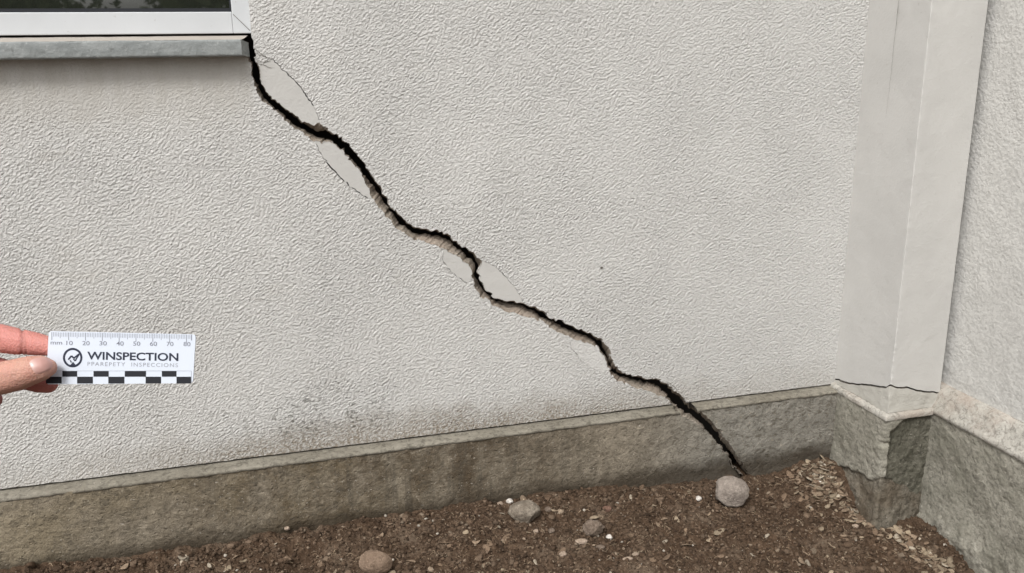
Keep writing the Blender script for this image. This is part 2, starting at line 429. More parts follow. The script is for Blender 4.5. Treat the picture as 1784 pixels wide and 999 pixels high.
polyR = [np.array([Rw[0][0], D, 1.025])] + jamb + [np.array([jx, D, WT]), np.array([-2.4, D, WT]), np.array([-2.4, D, 2.9])] + corner + rough_line(XC, Rw[-1][0], zc, 5)[:-1] + Rw[::-1]
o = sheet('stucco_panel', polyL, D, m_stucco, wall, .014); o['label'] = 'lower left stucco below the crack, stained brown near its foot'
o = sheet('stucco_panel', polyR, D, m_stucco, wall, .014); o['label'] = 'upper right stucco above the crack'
for i, (P, Y) in enumerate(patL+patR):
    q = [onY(a, b_, D+.0006) for a, b_ in P]
    faint = len(P) and (680 < P[:, 0].mean() < 740 or 985 < P[:, 0].mean() < 1110)
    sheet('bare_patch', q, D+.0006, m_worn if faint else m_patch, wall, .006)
# ---- crack linings (broken lip, then the dark throat)
def lining(name, A, B, k0, k1, kk, sgn):
    rows = []; ks = np.arange(k0, k1)
    yA = D if kk > k1-2 else PY
    d1 = .026
    for r_, (f_, y_) in enumerate([(0, yA), (.28, yA+d1*.2), (.55, yA+d1*.5), (.8, yA+d1*.8), (1, yA+d1)]):
        P = A[ks]*(1-f_) + B[ks]*f_
        z = np.zeros(len(ks))
        if 0 < f_ < 1:
            n = fbm(np.stack([ST[ks]*.055, z+r_*.5, z+sgn*7], 1), 4, 12, .55); y2 = y_ + n*.008
            P = P + np.stack([n, -n], 1)*1.2
        else: y2 = np.full(len(ks), y_)
        rows.append(np.array([onY(p[0], p[1], yy) for p, yy in zip(P, y2)]))
    for y_, off in ((.055, .5), (.10, 3), (.16, 8), (.26, 16)):
        P = B[ks] + nrm*off*sgn
        z = np.zeros(len(ks)); n = fbm(np.stack([ST[ks]*.08, z+y_*50, z], 1), 3, 30)*2
        rows.append(np.array([onY(p[0]+a, p[1]-a, yA+y_) for p, a in zip(P, n)]))
    V = np.vstack(rows); F = gridF(len(rows), len(ks), flip=(sgn < 0))
    return mk(name, V-np.array(wall.location), F, m_break, wall, smooth=False)
o = lining('broken_edge', Lo, Li, 0, kL+1, 10**6, -1); o['label'] = 'lower lip of the crack in the stucco'
o = lining('broken_edge', Ro, Ri, 0, kR+1, 10**6, 1); o['label'] = 'upper lip of the crack in the stucco'
o = lining('broken_edge', Lo, Li, kL, NS, 0, -1); o['label'] = 'left lip of the crack in the plinth'
o = lining('broken_edge', Ro, Ri, kR, NS, 0, 1); o['label'] = 'right lip of the crack in the plinth'
# ---- masonry core behind
mk('wall_core', np.array([(-2.4, .30, -.4), (2.2, .30, -.4), (2.2, .30, 3.0), (-2.4, .30, 3.0)]), [[0, 1, 2, 3]], m_core, wall, False)

# ---- ground height
BX = np.array([-3, -.505, -.329, -.077, .127, .31, .548, .72, .903, 1.144, 1.233, 1.341, 1.6])
BZ = np.array([.03, .030, .018, .009, .015, .017, .018, .003, -.005, -.022, -.018, -.004, -.01])
def gz(x, y):
    x = np.asarray(x, float); y = np.asarray(y, float); d = np.clip(PY-y, 0, 50)
    z = np.interp(x, BX, BZ) - .10*np.minimum(d, .8)
    z = z - .062*sst(.95, 1.42, x)*sst(.0, .17, d) - .03*sst(1.25, 1.5, x)*sst(.25, .45, d)
    z = z - .035*np.exp(-((x-.06)/.045)**2 - ((y-1.765)/.03)**2)
    P = np.stack([x, y, np.zeros_like(x)], -1)
    fade = 1/(1+np.maximum(0, d-1.2)*.3)
    z = z + .012*fbm(P*14, 3, 21) + fade*(.0095*fbm(P*42, 4, 22, .58) + .0060*(1-2*np.abs(fbm(P*110, 3, 23)))-.002)
    z = z + .006*sst(.10, .0, d)*sst(.3, .6, vn(P*30, 3))
    return z
# ---- plinth halves
def pdisp(V):
    P = V*1.0
    w = sst(.06, -.01, V[:, 2])
    V[:, 1] += .0030*fbm(P*35, 4, 40) + .0020*fbm(P*110, 3, 41) + w*.010 + .004*sst(.02, .0, ZP-.006-V[:, 2])*(fbm(P*50, 3, 47))
    return V
zt = ZP-.005
def pl_line(x0, x1, z, seed, a=.0008):
    k = int(abs(x1-x0)/.006)+2; xs = np.linspace(x0, x1, k); q = np.zeros(k)
    n = np.clip(fbm(np.stack([xs*55, q, q+seed], 1), 4, seed)-.05, -1, .2)
    return [np.array([x, PY, z + a*v]) for x, v in zip(xs, n)]
Lp = [onY(a, b_, PY) for a, b_ in Lo[kL:]]; Rp = [onY(a, b_, PY) for a, b_ in Ro[kR:]]
Lp = [p for p in Lp if p[2] < zt-.008]; Rp = [p for p in Rp if p[2] < zt-.008]
zt2 = zt-.004
polyPL = [np.array([-2.4, PY, -.15])] + [np.array([Lp[-1][0], PY, -.15])] + Lp[::-1] + pl_line(Lp[0][0]-.002, -.9, zt2, 6) + [np.array([-2.4, PY, zt2])]
polyPR = [np.array([Rp[-1][0], PY, -.15]), np.array([XC-.004, PY, -.15]), np.array([XC-.004, PY, zt2])] + pl_line(XC-.006, Rp[0][0]+.002, zt2, 7) + Rp
o = sheet('plinth', polyPL, PY, m_plinth, wall, .02, pdisp, .0075, True); o['label'] = 'long brown stained plinth left of the crack'
o = sheet('plinth', polyPR, PY, m_plinth, wall, .02, pdisp, .0075, True); o['label'] = 'short grey plinth right of the crack'
def ledge(x0, x1, seed):
    nx = int((x1-x0)/.006)+2; xs = np.linspace(x0, x1, nx); prof = [(.030, 0), (.004, 0), (-.010, -.001), (-.022, -.002), (-.0290, -.0035), (-.0306, -.0065), (-.0298, -.0100), (-.026, -.0125)]
    V = np.array([[(x, D+a, zt+.0012+c) for a, c in prof] for x in xs]); P = V.reshape(-1, 3)
    dis = .0011*fbm(P*40, 4, seed) + .0007*fbm(P*200, 2, seed)
    w = np.tile(np.array([0, .1, .4, .8, 1, 1, 1.2, 1.]), nx)
    P[:, 2] += dis*w; P[:, 1] += dis*w*.9
    return mk('ledge', P-np.array(wall.location), gridF(nx, len(prof)), m_ledge, wall)
o = ledge(-.9, Lp[0][0]-.001, 50); o['label'] = 'pale ledge of the plinth left of the crack'
o = ledge(Rp[0][0]-.004, XC, 51); o['label'] = 'pale ledge of the plinth right of the crack'
# blemish chip in the render
o = mk('chip', np.array([(.0035*math.cos(a)*(1+.3*math.sin(3*a)), .0, .003*math.sin(a)) for a in np.linspace(0, 6.28, 10)[:-1]]) + (onY(1048, 467, D-.0012)-np.array(wall.location)), [list(range(9))], m_seam, wall, False)

def hairline(P, w, seed):
    P = pl(P); Q = np.array([onY(a, b_, D-.0004) for a, b_ in P]); k = 40; u = np.linspace(0, len(P)-1, k)
    h = np.stack([np.interp(u, range(len(P)), Q[:, i]) for i in range(3)], 1); z = u*0
    h[:, 0] += .0015*fbm(np.stack([u*4, z+seed, z], 1), 3, seed); h[:, 2] += .0015*fbm(np.stack([u*4, z+seed, z+4], 1), 3, seed)
    ww = w*np.sin(np.linspace(.15, 3.0, k))*(.5+rng.random(k)); n = np.array([.7, 0, .7])
    return mk('hairline_crack', np.vstack([h+n*ww[:, None], h-n*ww[:, None]])-np.array(wall.location), gridF(2, k), m_seam, wall, False)
for i, P in enumerate(("446,95 458,98 468,101 477,103", "447,104 457,108 466,108 476,106", "441,82 449,90 459,96 470,104", "450,112 460,114 470,118 478,119", "560,218 568,226 578,231", "688,338 678,330 668,320", "1160,664 1172,672 1184,686")):
    hairline(P, .0005, 200+i)

# ------------------------------------------------------------------ pilaster
yp = 1.669; xr = 1.519
pil = empty('pilaster', (XC, yp, 0), 'smooth pale square pilaster in the inner corner, cracked across just above its plinth', 'pilaster')
def to(parent, V): return V-np.array(parent.location)
# crack line over both faces (photo points) as a function of unfolded distance t: 0..0.201 left face, then front
cl = [(1455, 661), (1470, 665), (1488, 669), (1516, 671), (1534, 673), (1544, 675)]; cf = [(1552, 672), (1566, 675), (1584, 677), (1608, 682), (1636, 685)]
tl = []; 
for q in cl: p = onX(*q, XC-.002); tl.append((D-p[1], p[2]))
for q in cf: p = onY(*q, yp); tl.append((D-yp + p[0]-XC, p[2]))
tl = np.array(sorted(tl)); DEP = D-yp; WID = xr-XC
def crackz(t): 
    t = np.asarray(t, float); z = np.zeros_like(t)
    return np.interp(t, tl[:, 0], tl[:, 1]) + .0035*fbm(np.stack([t*70, z, z], -1), 4, 60, .6)
def unfold(t):           # -> base xyz (z=0) & outward normal
    t = np.asarray(t, float); L = t < DEP
    x = np.where(L, XC-.002, XC+(t-DEP)); y = np.where(L, D-t, yp)
    nx = np.where(L, -1., 0.); ny = np.where(L, 0., -1.)
    w = np.exp(-((t-DEP)/.0028)**2)
    return x, y, nx, ny, w
ts = np.unique(np.r_[np.linspace(0, DEP-.003, 40), np.linspace(DEP-.0018, DEP+.0018, 5), np.linspace(DEP+.003, DEP+WID, 28)])
def pil_sheet(name, zlo, zhi, nz, mat, parent, bead=1.0, off=0.0, amp=1.0, extra=None, endback=.0, tt=ts, power=1.0):
    T, U = np.meshgrid(tt, np.linspace(0, 1, nz)**power, indexing='ij')
    zl = zlo(T); zh = zhi(T); Z = zl + (zh-zl)*U
    x, y, nx, ny, w = unfold(T)
    P = np.stack([x, y, Z], -1)
    d = off + amp*(.0016*fbm(P*22, 3, 70) + .0008*fbm(P*90, 3, 71))
    d = d + bead*w*(-.0004 + .0028*np.clip(fbm(P*np.array([20, 20, 95]), 3, 72)*(.4+vn(P*5, 3)), -.25, 1))
    if extra is not None: d = d + extra(T, Z, P)
    nx2 = nx*(1-w) + w*(-.7); ny2 = ny*(1-w) + w*(-.7)
    dx = nx2*d; dy = ny2*d
    if bead and off > 0: pass
    V = np.stack([x+dx - (off if 0 else 0), y+dy, Z], -1)
    m = (T <= DEP) & (w > .02); 
    V = V.reshape(-1, 3)
    return mk(name, to(parent, V), gridF(*T.shape), mat, parent)
nz = 360
pil_sheet('shaft', lambda T: crackz(T)+.0018, lambda T: T*0+2.9, nz, m_pil, pil, amp=.45, power=2.2)
# the underside and the top of the broken joint, running back into the dark
def joint(name, off, mat, par):
    rows = []; tt = np.linspace(0, DEP+WID, 160)
    for k, dd in enumerate((0, .004, .012, .03)):
        x, y, nx, ny, w = unfold(tt)
        z = crackz(tt) + off + np.sign(off)*(.0 if k == 0 else .0005*k)
        tx = np.clip(x + (XC+.05-x)*dd/.05*(tt < DEP), None, 9); rows.append(np.stack([x - nx*dd, y - ny*dd, z], 1))
    V = np.vstack(rows); return mk(name, to(par, V), gridF(4, 160), mat, par, False)
joint('joint_face', .0018, m_seam, pil); joint('joint_face', -.0018, m_break, pil)
pil_sheet('base_block', lambda T: T*0+ZP+.004, lambda T: crackz(T)-.0018, 16, m_pilbase, pil, bead=1.3, off=.0015, amp=1.6)
# small mortar ledge at plinth top
def pil_ledge():
    prof = [(-.01, .004), (.004, .003), (.010, .001), (.0125, -.004), (.0115, -.011)]
    V = []
    for t in ts:
        x, y, nx, ny, w = unfold(t)
        for a, c in prof:
            if t < DEP: p = (XC-.002-a, max(float(y), yp) , ZP+c) if t < DEP-.012 else (XC-.002-a, float(y)-a*min(1, (t-DEP+.012)/.012), ZP+c)
            else: p = (float(x) - a*max(0, 1-(t-DEP)/.012), yp-a, ZP+c)
            V.append(p)
    V = np.array(V); n = fbm(V*80, 3, 90)*.0018; V[:, 2] += n; V[:, 0] -= n*.7
    return mk('ledge', to(pil, V), gridF(len(ts), len(prof)), m_ledge2, pil)
pil_ledge()
ts2 = np.unique(np.r_[np.linspace(0, DEP-.004, 90), np.linspace(DEP-.004, DEP+.004, 7), np.linspace(DEP+.004, DEP+WID, 62)])
def foot_h(T):
    t = np.asarray(T, float); z = np.zeros_like(t)
    a = np.interp(t, [0, .05, .12, .17, .205, .25, .30, .36], [-.012, -.012, .005, .012, .022, .000, -.03, -.06])
    return a + .012*fbm(np.stack([t*45, z+3, z], -1), 4, 95, .6)
def pl_extra(T, Z, P):
    fr = T - DEP                                    # distance onto the front face
    jg = .020*fbm(P*34, 5, 96, .65)
    top = ZP - .012 - .028*sst(.045, .0, fr) + jg*.6
    m = sst(.004, .014, fr+jg*.6)*sst(.0, .006, top-Z)*(sst(.139, .12, fr+jg*.5))
    m = m*sst(.0, .0001, fr+.002)
    deep = m*(-.008 + .005*fbm(P*30, 5, 97, .62))
    low = sst(.006, -.004, Z-foot_h(T))
    chip = np.exp(-((T-DEP)/.009)**2)*np.clip(fbm(P*np.array([10, 10, 70]), 3, 98), 0, 1)*-.016
    return deep + chip - .014*low + .0016*fbm(P*60, 3, 99)
pp = pil_sheet('plinth', lambda T: T*0-.16, lambda T: T*0+ZP-.001, 110, m_pplinth, pil, bead=.8, off=.009, amp=1.8, extra=pl_extra, tt=ts2)
# spalled skin shown in its own material by face
me = pp.data; me.materials.append(m_spall)
Vv = np.zeros(len(me.vertices)*3, np.float32); me.vertices.foreach_get('co', Vv); Vv = Vv.reshape(-1, 3)+np.array(pil.location)
for f in me.polygons:
    c = Vv[list(f.vertices)].mean(0)
    fr_ = c[0]-XC; j_ = .020*float(fbm((c*34)[None], 5, 96, .65)[0])
    if fr_ > .004 - j_*.3 and c[1] < yp+.008 and c[2] < ZP-.012-.028*float(sst(.045, .0, fr_))+j_*.6: f.material_index = 1
# footing: rough toe between plinth and soil
def footing():
    tt = np.linspace(-.0, DEP+WID+.01, 130); rows = []
    for k, u in enumerate(np.linspace(0, 1, 36)):
        x, y, nx, ny, w = unfold(tt)
        ox = np.where(tt < DEP, 1., np.clip(1-(tt-DEP)/.03, 0, 1)); oy = np.where(tt < DEP, np.clip(1-(DEP-tt)/.03, 0, 1), 1.)
        out = (.002 + .036*u**1.3)*np.interp(tt, [0, .06, .20, .26, .36], [.35, .8, 1., .9, .35]); z = foot_h(tt)+.008 - u*(.115+.02)
        X = x - out*ox; Y = y - out*oy; P = np.stack([X, Y, z], -1)
        n = (.010*fbm(P*32, 5, 110, .6) + .005*fbm(P*90, 4, 111, .6))*min(1, u*3)
        rows.append(np.stack([X-n*ox, Y-n*oy, z+.4*n], -1))
    V = np.vstack(rows); return mk('footing', to(pil, V), gridF(36, 130, True), m_foot, pil)
footing()
# hairline crack high on the left face
hp = [onX(x_, y_, XC-.0045) for x_, y_ in ((1568, -30), (1566, 0), (1563, 30), (1558, 70), (1555, 105), (1551, 140), (1547, 175), (1543, 205))]
hp = np.array(hp); k = 70; u = np.linspace(0, len(hp)-1, k); hv = np.stack([np.interp(u, range(len(hp)), hp[:, i]) for i in range(3)], 1)
hv[:, 1] += .0012*fbm(np.stack([u*6, u*0, u*0], 1), 3, 120); wd = np.linspace(.0006, .0001, k)*(.6+.6*rng.random(k))
mk('hairline_crack', to(pil, np.vstack([hv+np.stack([0*u, wd, 0*u], 1), hv-np.stack([0*u, wd, 0*u], 1)])), gridF(2, k), m_seam, pil, False)

# ------------------------------------------------------------------ side wall on the right
side = empty('side_wall', (xr, 1.4, 0), 'return wall at the right edge with a sloped pale ledge over a mossy concrete plinth', 'wall')
def xgrid(name, X0, ys, zs, disp, mat):
    Yg, Zg = np.meshgrid(ys, zs, indexing='ij'); P = np.stack([np.full_like(Yg, X0), Yg, Zg], -1)
    P[..., 0] += disp(P); return mk(name, to(side, P.reshape(-1, 3)), gridF(*Yg.shape), mat, side)
ys = np.r_[np.linspace(1.80, 1.20, 110), np.linspace(1.19, -1.2, 80)]
SZ = .243
zs = SZ + (2.9-SZ)*np.linspace(0, 1, 150)**1.8
xgrid('stucco_panel', xr+.017, ys, zs, lambda P: -.0018*fbm(P*18, 3, 130) - .0013*fbm(P*60, 3, 131), m_side)
prof = [(.030, .003), (.018, .0), (.004, -.004), (-.004, -.022), (-.012, -.042), (-.019, -.050), (-.0225, -.055), (-.0225, -.062), (-.017, -.066)]
ysl = np.r_[np.linspace(1.80, 1.20, 140), np.linspace(1.19, -1.2, 60)]
V = np.array([[(xr+a, y_, SZ+c) for a, c in prof] for y_ in ysl]).reshape(-1, 3)
n = fbm(V*30, 4, 140)*.0028 + fbm(V*110, 3, 141)*.002; w = np.tile([.0, .3, 1, 1, 1, .7, .8, .8, .5], len(ysl)); V[:, 2] += n*w; V[:, 0] -= n*w*.5
mk('ledge', to(side, V), gridF(len(ysl), len(prof)), m_ledge2, side)
def sdis(P):
    low = sst(-.02, -.09, P[..., 2]+.02*fbm(P*14, 3, 144))
    return -.005*fbm(P*14, 4, 142) - .0025*fbm(P*55, 4, 143) + low*(-.006+.014*fbm(P*25, 4, 145))
xgrid('plinth', xr-.017, np.r_[np.linspace(1.80, 1.20, 150), np.linspace(1.19, -1.2, 80)], np.linspace(-.35, ZP-.006, 130), sdis, m_pplinth)

# ------------------------------------------------------------------ window
win = empty('window', (-.6, D, 1.0), 'white framed window at the top left with a weathered grey sill', 'window')
FY = D+.012
zf0 = onY(200, 60.5, FY)[2]; zf1 = onY(200, 21.5, FY)[2]; xs0 = onY(403, 22, FY)[0]
box('frame', (WX, FY, zf0), (xs0+.0005, FY+.05, zf1), m_frame, win, .0015)['label'] = 'bottom rail of the white frame'
box('frame', (xs0+.0007, FY-.0004, zf0), (jx+.0042, FY+.05, WT), m_frame, win, .0015)['label'] = 'right stile of the white frame'
box('frame', (WX, FY-.0002, WT-.06), (xs0-.001, FY+.05, WT+.0), m_frame, win, .0015)['label'] = 'top rail of the white frame'
box('frame', (WX, FY-.0004, zf1), (WX+.06, FY+.05, WT-.061), m_frame, win, .0015)['label'] = 'left stile of the white frame'
box('gasket', (WX+.06, FY+.003, zf1-.002), (xs0+.001, FY+.02, zf1+.0065), m_gasket, win)
box('gasket', (xs0-.0025, FY+.0025, zf1), (xs0+.001, FY+.02, WT-.06), m_gasket, win)
mk('pane', np.array([(WX+.05, FY+.012, zf1-.003), (xs0+.004, FY+.012, zf1-.003), (xs0+.004, FY+.012, WT-.04), (WX+.05, FY+.012, WT-.04)])-np.array(win.location), [[0, 1, 2, 3]], m_pane, win, False)
def seam(p0, p1, w=.0009, y=FY-.0008):
    a = onY(*p0, y); b_ = onY(*p1, y); d = (b_-a)/np.linalg.norm(b_-a); n = np.array([d[2], 0, -d[0]])*w/2
    V = np.array([a-n, b_-n, b_+n, a+n]); V = np.vstack([V, V+np.array([0, .003, 0])])
    return mk('seam', V-np.array(win.location), [[0, 1, 2, 3], [4, 5, 6, 7], [0, 1, 5, 4], [2, 3, 7, 6], [1, 2, 6, 5], [3, 0, 4, 7]], m_seam, win, False)
seam((406, 25), (436, 54), .0011)
SY = D-.034
z1 = onY(210, 71.5, SY)[2]; z0 = onY(210, 101, SY)[2]; zb = onY(210, 62.5, D+.004)[2]
xe = onY(421, 86, SY)[0]; xe2 = onY(434, 88, D-.004)[0]
# sill body: profile lofted along x with a mitred end
NX = 240; xs_ = np.linspace(WX-.02, 0, NX)
prof = [(D+.0, z0-.002), (SY+.006, z0-.001), (SY+.002, z0), (SY, z0+.0012), (SY-.0002, z0+.004), (SY, z1-.0035), (SY+.001, z1-.0006), (SY+.003, z1+.0002)]
rows = []
for i in range(NX):
    u = i/(NX-1); 
    for (y_, z_) in prof:
        f_ = min(1, max(0, (y_-SY)/(D-.004-SY)))
        xend = xe + (xe2-xe)*f_
        rows.append((WX-.02 + (xend-WX+.02)*u, y_, z_))
V = np.array(rows); nn = fbm(V*70, 4, 150); V[:, 2] += nn*.0010; V[:, 1] += nn*.0008
reparent(mk('sill', V, gridF(NX, len(prof)), m_sill), win)
E0 = np.array([(xe, SY, z0+.001), (xe2, D-.004, z0-.003), (xe2, D-.004, z1-.006), (xe, SY, z1)]); n = 14
V = np.array([[(1-a)*((1-b_)*E0[0]+b_*E0[3]) + a*((1-b_)*E0[1]+b_*E0[2]) for b_ in np.linspace(0, 1, n)] for a in np.linspace(0, 1, n)]).reshape(-1, 3)
V[:, 0] += fbm(V*120, 3, 151)*.0012
reparent(mk('sill_end', V, gridF(n, n), m_sill), win)
tp = [(SY+.003, z1+.0002), (SY+.016, z1+.0028), (D-.006, z1+.0065), (D+.004, zb-.003), (D+.030, zb-.001)]
V = np.array([[(WX-.02 + ((xe + (xe2-xe)*min(1, (y_-SY)/.03)) - WX+.02)*u, y_, z_) for y_, z_ in tp] for u in np.linspace(0, 1, 160)]).reshape(-1, 3)
nn = fbm(V*60, 3, 152)*.0007; V[:, 2] += nn
reparent(mk('sill_top', V, gridF(160, len(tp)), m_silltop), win)

# ------------------------------------------------------------------ ground
def ground_mat():
    t = NT('soil'); X = t.xyz()
    a = t.noise(38, 6, .7); b_ = t.noise(150, 5, .7, None, .5); c0 = t.noise(6, 3)
    c = t.mix(t.rng(a, .30, .68), (.060, .038, .025), (.135, .092, .062))
    c = t.mix(t.ma('MULTIPLY', t.rng(b_, .36, .6, 1, 0), .75), c, (.03, .019, .012))
    c = t.mix(t.ma('MULTIPLY', t.rng(b_, .58, .72), .55), c, (.27, .205, .145))
    c = t.mix(t.ma('MULTIPLY', t.rng(c0, .35, .7), .35), c, (.10, .062, .038))
    c = t.mix(t.ma('MULTIPLY', t.rng(t.noise(9, 5, .7, t.mapv(loc=(2, 5, 0))), .48, .70), .45), c, (.22, .17, .125))
    sp = t.rng(t.noise(260, 2, .5), .70, .75); c = t.mix(t.ma('MULTIPLY', sp, .6), c, (.42, .36, .29))
    h = t.ma('ADD', t.ma('MULTIPLY', b_, .8), t.ma('MULTIPLY', t.noise(380, 3), .4))
    return t.out(c, .95, t.bump(h, .005), .1)
m_soil = ground_mat()
gx = np.r_[-np.geomspace(80, .75, 36), np.arange(-.72, 1.56, .0027), np.array([1.58, 1.62, 1.8, 2.4, 4, 8, 16, 40, 80])]
gy = np.r_[-np.geomspace(80, .3, 26), np.linspace(-.2, 1.28, 50), np.arange(1.29, 1.90, .0027), np.array([1.93, 2.0])]
Gx, Gy = np.meshgrid(gx, gy, indexing='ij'); Gz = gz(Gx, Gy)
far = np.maximum(np.abs(Gx), np.abs(Gy)); Gz = Gz - 0*far
g = mk('ground', np.stack([Gx, Gy, Gz], -1).reshape(-1, 3), gridF(*Gx.shape), m_soil)
tag(g, 'bare brown crumbly soil at the foot of the wall', 'ground', kind='structure')

# scattered crumbs, grit and litter
ICO = None
def ico(sub):
    bm = bmesh.new(); bmesh.ops.create_icosphere(bm, subdivisions=sub, radius=1)
    V = np.array([v.co[:] for v in bm.verts]); F = np.array([[v.index for v in f.verts] for f in bm.faces]); bm.free(); return V, F
I1 = ico(1); I2 = ico(2)
def tone_mat(name, rough=.9, bumpd=.0015, sc=400, var=.35):
    t = NT(name); at = t.n('ShaderNodeVertexColor', layer_name='tone')
    k = t.noise(sc, 4, .6)
    c = t.mix(t.rng(k, .3, .7), at.outputs[0], (0, 0, 0)); c = t.mix(var, at.outputs[0], c)
    return t.out(c, rough, t.bump(k, bumpd), .2)
m_crumb = tone_mat('soil_crumbs')
def in_view(x, y, m=60):
    d = np.stack([x, y, np.zeros_like(x)], -1) - O; dep = d@FW; u = IW/2 + FPX*(d@RT)/dep; v = IH/2 - FPX*(d@UP)/dep
    return (u > -m) & (u < IW+m) & (v < IH+m)
def scatter(name, n, smin, smax, power, cols, wts, flat=(.5, .9), elong=(1, 1.5), base=I1, region=None, seed=1, sink=.25, curl=0, rough_=.25):
    g = np.random.default_rng(seed); xs = []; ys_ = []
    while len(xs) < n:
        x = g.uniform(-.75, 1.52, 4*n); y = g.uniform(1.2, PY-.001, 4*n)
        ok = in_view(x, y) & ~((x > XC-.03) & (y > yp-.04)); 
        if region is not None: ok &= g.random(4*n) < region(x, y)
        xs += list(x[ok]); ys_ += list(y[ok])
    x = np.array(xs[:n]); y = np.array(ys_[:n]); z = gz(x, y)
    s = smin + (smax-smin)*g.random(n)**power
    B, BF = base; nb = len(B); V = np.zeros((n, nb, 3))
    jit = 1 + rough_*g.standard_normal((n, nb))*.6
    A = np.stack([s*g.uniform(*elong, n), s, s*g.uniform(*flat, n)], 1)
    P = B[None]*jit[..., None]*A[:, None, :]
    if curl: P[..., 2] += curl*(P[..., 0]**2)/np.maximum(A[:, None, 0], 1e-6)*g.uniform(-.4, 1, n)[:, None]
    an = g.uniform(0, 6.28, n); tx = g.normal(0, .35, n); ty = g.normal(0, .35, n)
    P = np.stack([P[..., 0], P[..., 1]*np.cos(tx)[:, None]-P[..., 2]*np.sin(tx)[:, None], P[..., 1]*np.sin(tx)[:, None]+P[..., 2]*np.cos(tx)[:, None]], -1)
    P = np.stack([P[..., 0]*np.cos(ty)[:, None]+P[..., 2]*np.sin(ty)[:, None], P[..., 1], -P[..., 0]*np.sin(ty)[:, None]+P[..., 2]*np.cos(ty)[:, None]], -1)
    c, s_ = np.cos(an)[:, None], np.sin(an)[:, None]
    V = np.stack([P[..., 0]*c-P[..., 1]*s_, P[..., 0]*s_+P[..., 1]*c, P[..., 2]], -1)
    V += np.stack([x, y, z + A[:, 2]*(1-2*sink)], -1)[:, None, :]
    F = (BF[None] + (np.arange(n)*nb)[:, None, None]).reshape(-1, 3)
    ci = g.choice(len(cols), n, p=np.array(wts)/sum(wts)); col = np.array(cols)[ci]*g.uniform(.7, 1.25, (n, 1))
    return mk(name, V.reshape(-1, 3), F, m_crumb, None, False, np.repeat(col, nb, 0))
brown = [(.095, .062, .04), (.125, .084, .056), (.065, .042, .027), (.17, .12, .083), (.26, .20, .145), (.5, .45, .38)]
o = scatter('soil_crumbs', 22000, .0009, .0042, 2.4, brown, [5, 5, 4, 3, .8, .12], seed=2); tag(o, 'fine brown crumbs of soil covering the bare ground', 'soil crumbs', kind='stuff')
def near_wall(x, y): return .10 + .9*np.exp(-(PY-y)/.035)
o = scatter('soil_clods', 1500, .0022, .0080, 2.8, brown, [4, 5, 2, 3, 1.0, .1], region=lambda x, y: .35+.65*near_wall(x, y), base=I2, seed=3, sink=.36, rough_=.30); tag(o, 'larger brown clods and grit heaped along the foot of the plinth', 'clods', kind='stuff')
def toe(x, y):
    a = np.exp(-((1.33-x)/.07)**2)*np.exp(-((1.80-y)/.07)**2); l = np.exp(-((x-(1.345+.35*np.clip(1.72-y, 0, .3)))/.025)**2)*(y < 1.76)
    return np.clip(a + l*.8, 0, 1) + .012
tan = [(.34, .27, .19), (.27, .20, .14), (.42, .36, .28), (.20, .14, .095)]
o = scatter('leaf_litter', 1000, .0035, .0085, 1.4, tan, [4, 4, 1.5, 3], flat=(.10, .22), elong=(1.1, 2.0), region=toe, base=I2, seed=4, sink=.05, curl=.5, rough_=.10); tag(o, 'tan dry leaf and bark flakes gathered in the corner by the pilaster', 'leaf litter', kind='stuff')
# fine dry rootlets
def rootlets():
    g = np.random.default_rng(9); V = []; F = []
    n0 = 1500; X = g.uniform(-.5, 1.48, n0); Y = g.uniform(1.3, PY-.02, n0); ok = in_view(X, Y) & ~((X > XC-.05) & (Y > yp-.05)); X, Y = X[ok], Y[ok]; Z0 = gz(X, Y)
    for x, y, z0 in zip(X, Y, Z0):
        L = g.uniform(.006, .020); a = g.uniform(0, 6.28); w = g.uniform(.00025, .0006); n = 7; b0 = len(V)
        for i in range(n):
            z = z0 + .0015 + .003*math.sin(i/(n-1)*3.14); nx_, ny_ = -math.sin(a), math.cos(a)
            for q in range(3):
                th = q*2.094; V.append((x+nx_*w*math.cos(th), y+ny_*w*math.cos(th), z+w*math.sin(th)))
            x += math.cos(a)*L/n; y += math.sin(a)*L/n; a += g.normal(0, .35)
        for i in range(n-1):
            for q in range(3): F.append([b0+i*3+q, b0+i*3+(q+1) % 3, b0+(i+1)*3+(q+1) % 3, b0+(i+1)*3+q])
    return mk('dry_rootlets', V, F, plain('dry_root', (.33, .25, .17), .9), None, False)
tag(rootlets(), 'thin tan dry rootlets strewn over the soil', 'rootlets', kind='stuff')

# ------------------------------------------------------------------ stones
def rock_mat(name, base, dark, tint=None):
    t = NT(name); a = t.noise(55, 5, .65); b_ = t.noise(260, 4, .65)
    c = t.mix(t.rng(a, .32, .68), dark, base)
    c = t.mix(t.ma('MULTIPLY', t.rng(b_, .58, .70), .55), c, tuple(min(1, v*1.75) for v in base))
    c = t.mix(t.ma('MULTIPLY', t.rng(b_, .44, .32), .6), c, tuple(v*.4 for v in dark))
    if tint: c = t.mix(t.ma('MULTIPLY', t.rng(t.noise(24, 3), .45, .65), .5), c, tint)
    return t.out(c, .85, t.bump(t.ma('ADD', a, t.ma('MULTIPLY', b_, .6)), .006), .25)
m_r1 = rock_mat('grey_stone', (.33, .285, .245), (.22, .185, .158))
m_r2 = rock_mat('speckled_stone', (.29, .25, .20), (.17, .14, .108))
m_r3 = rock_mat('dusty_stone', (.23, .18, .14), (.14, .105, .08))
m_r4 = rock_mat('rusty_stone', (.27, .195, .14), (.185, .13, .092))
m_r5 = rock_mat('white_stone', (.72, .68, .62), (.6, .55, .5))
m_r6 = rock_mat('tan_stone', (.42, .33, .26), (.30, .23, .17))
m_r7 = rock_mat('red_stone', (.20, .12, .09), (.14, .08, .055))
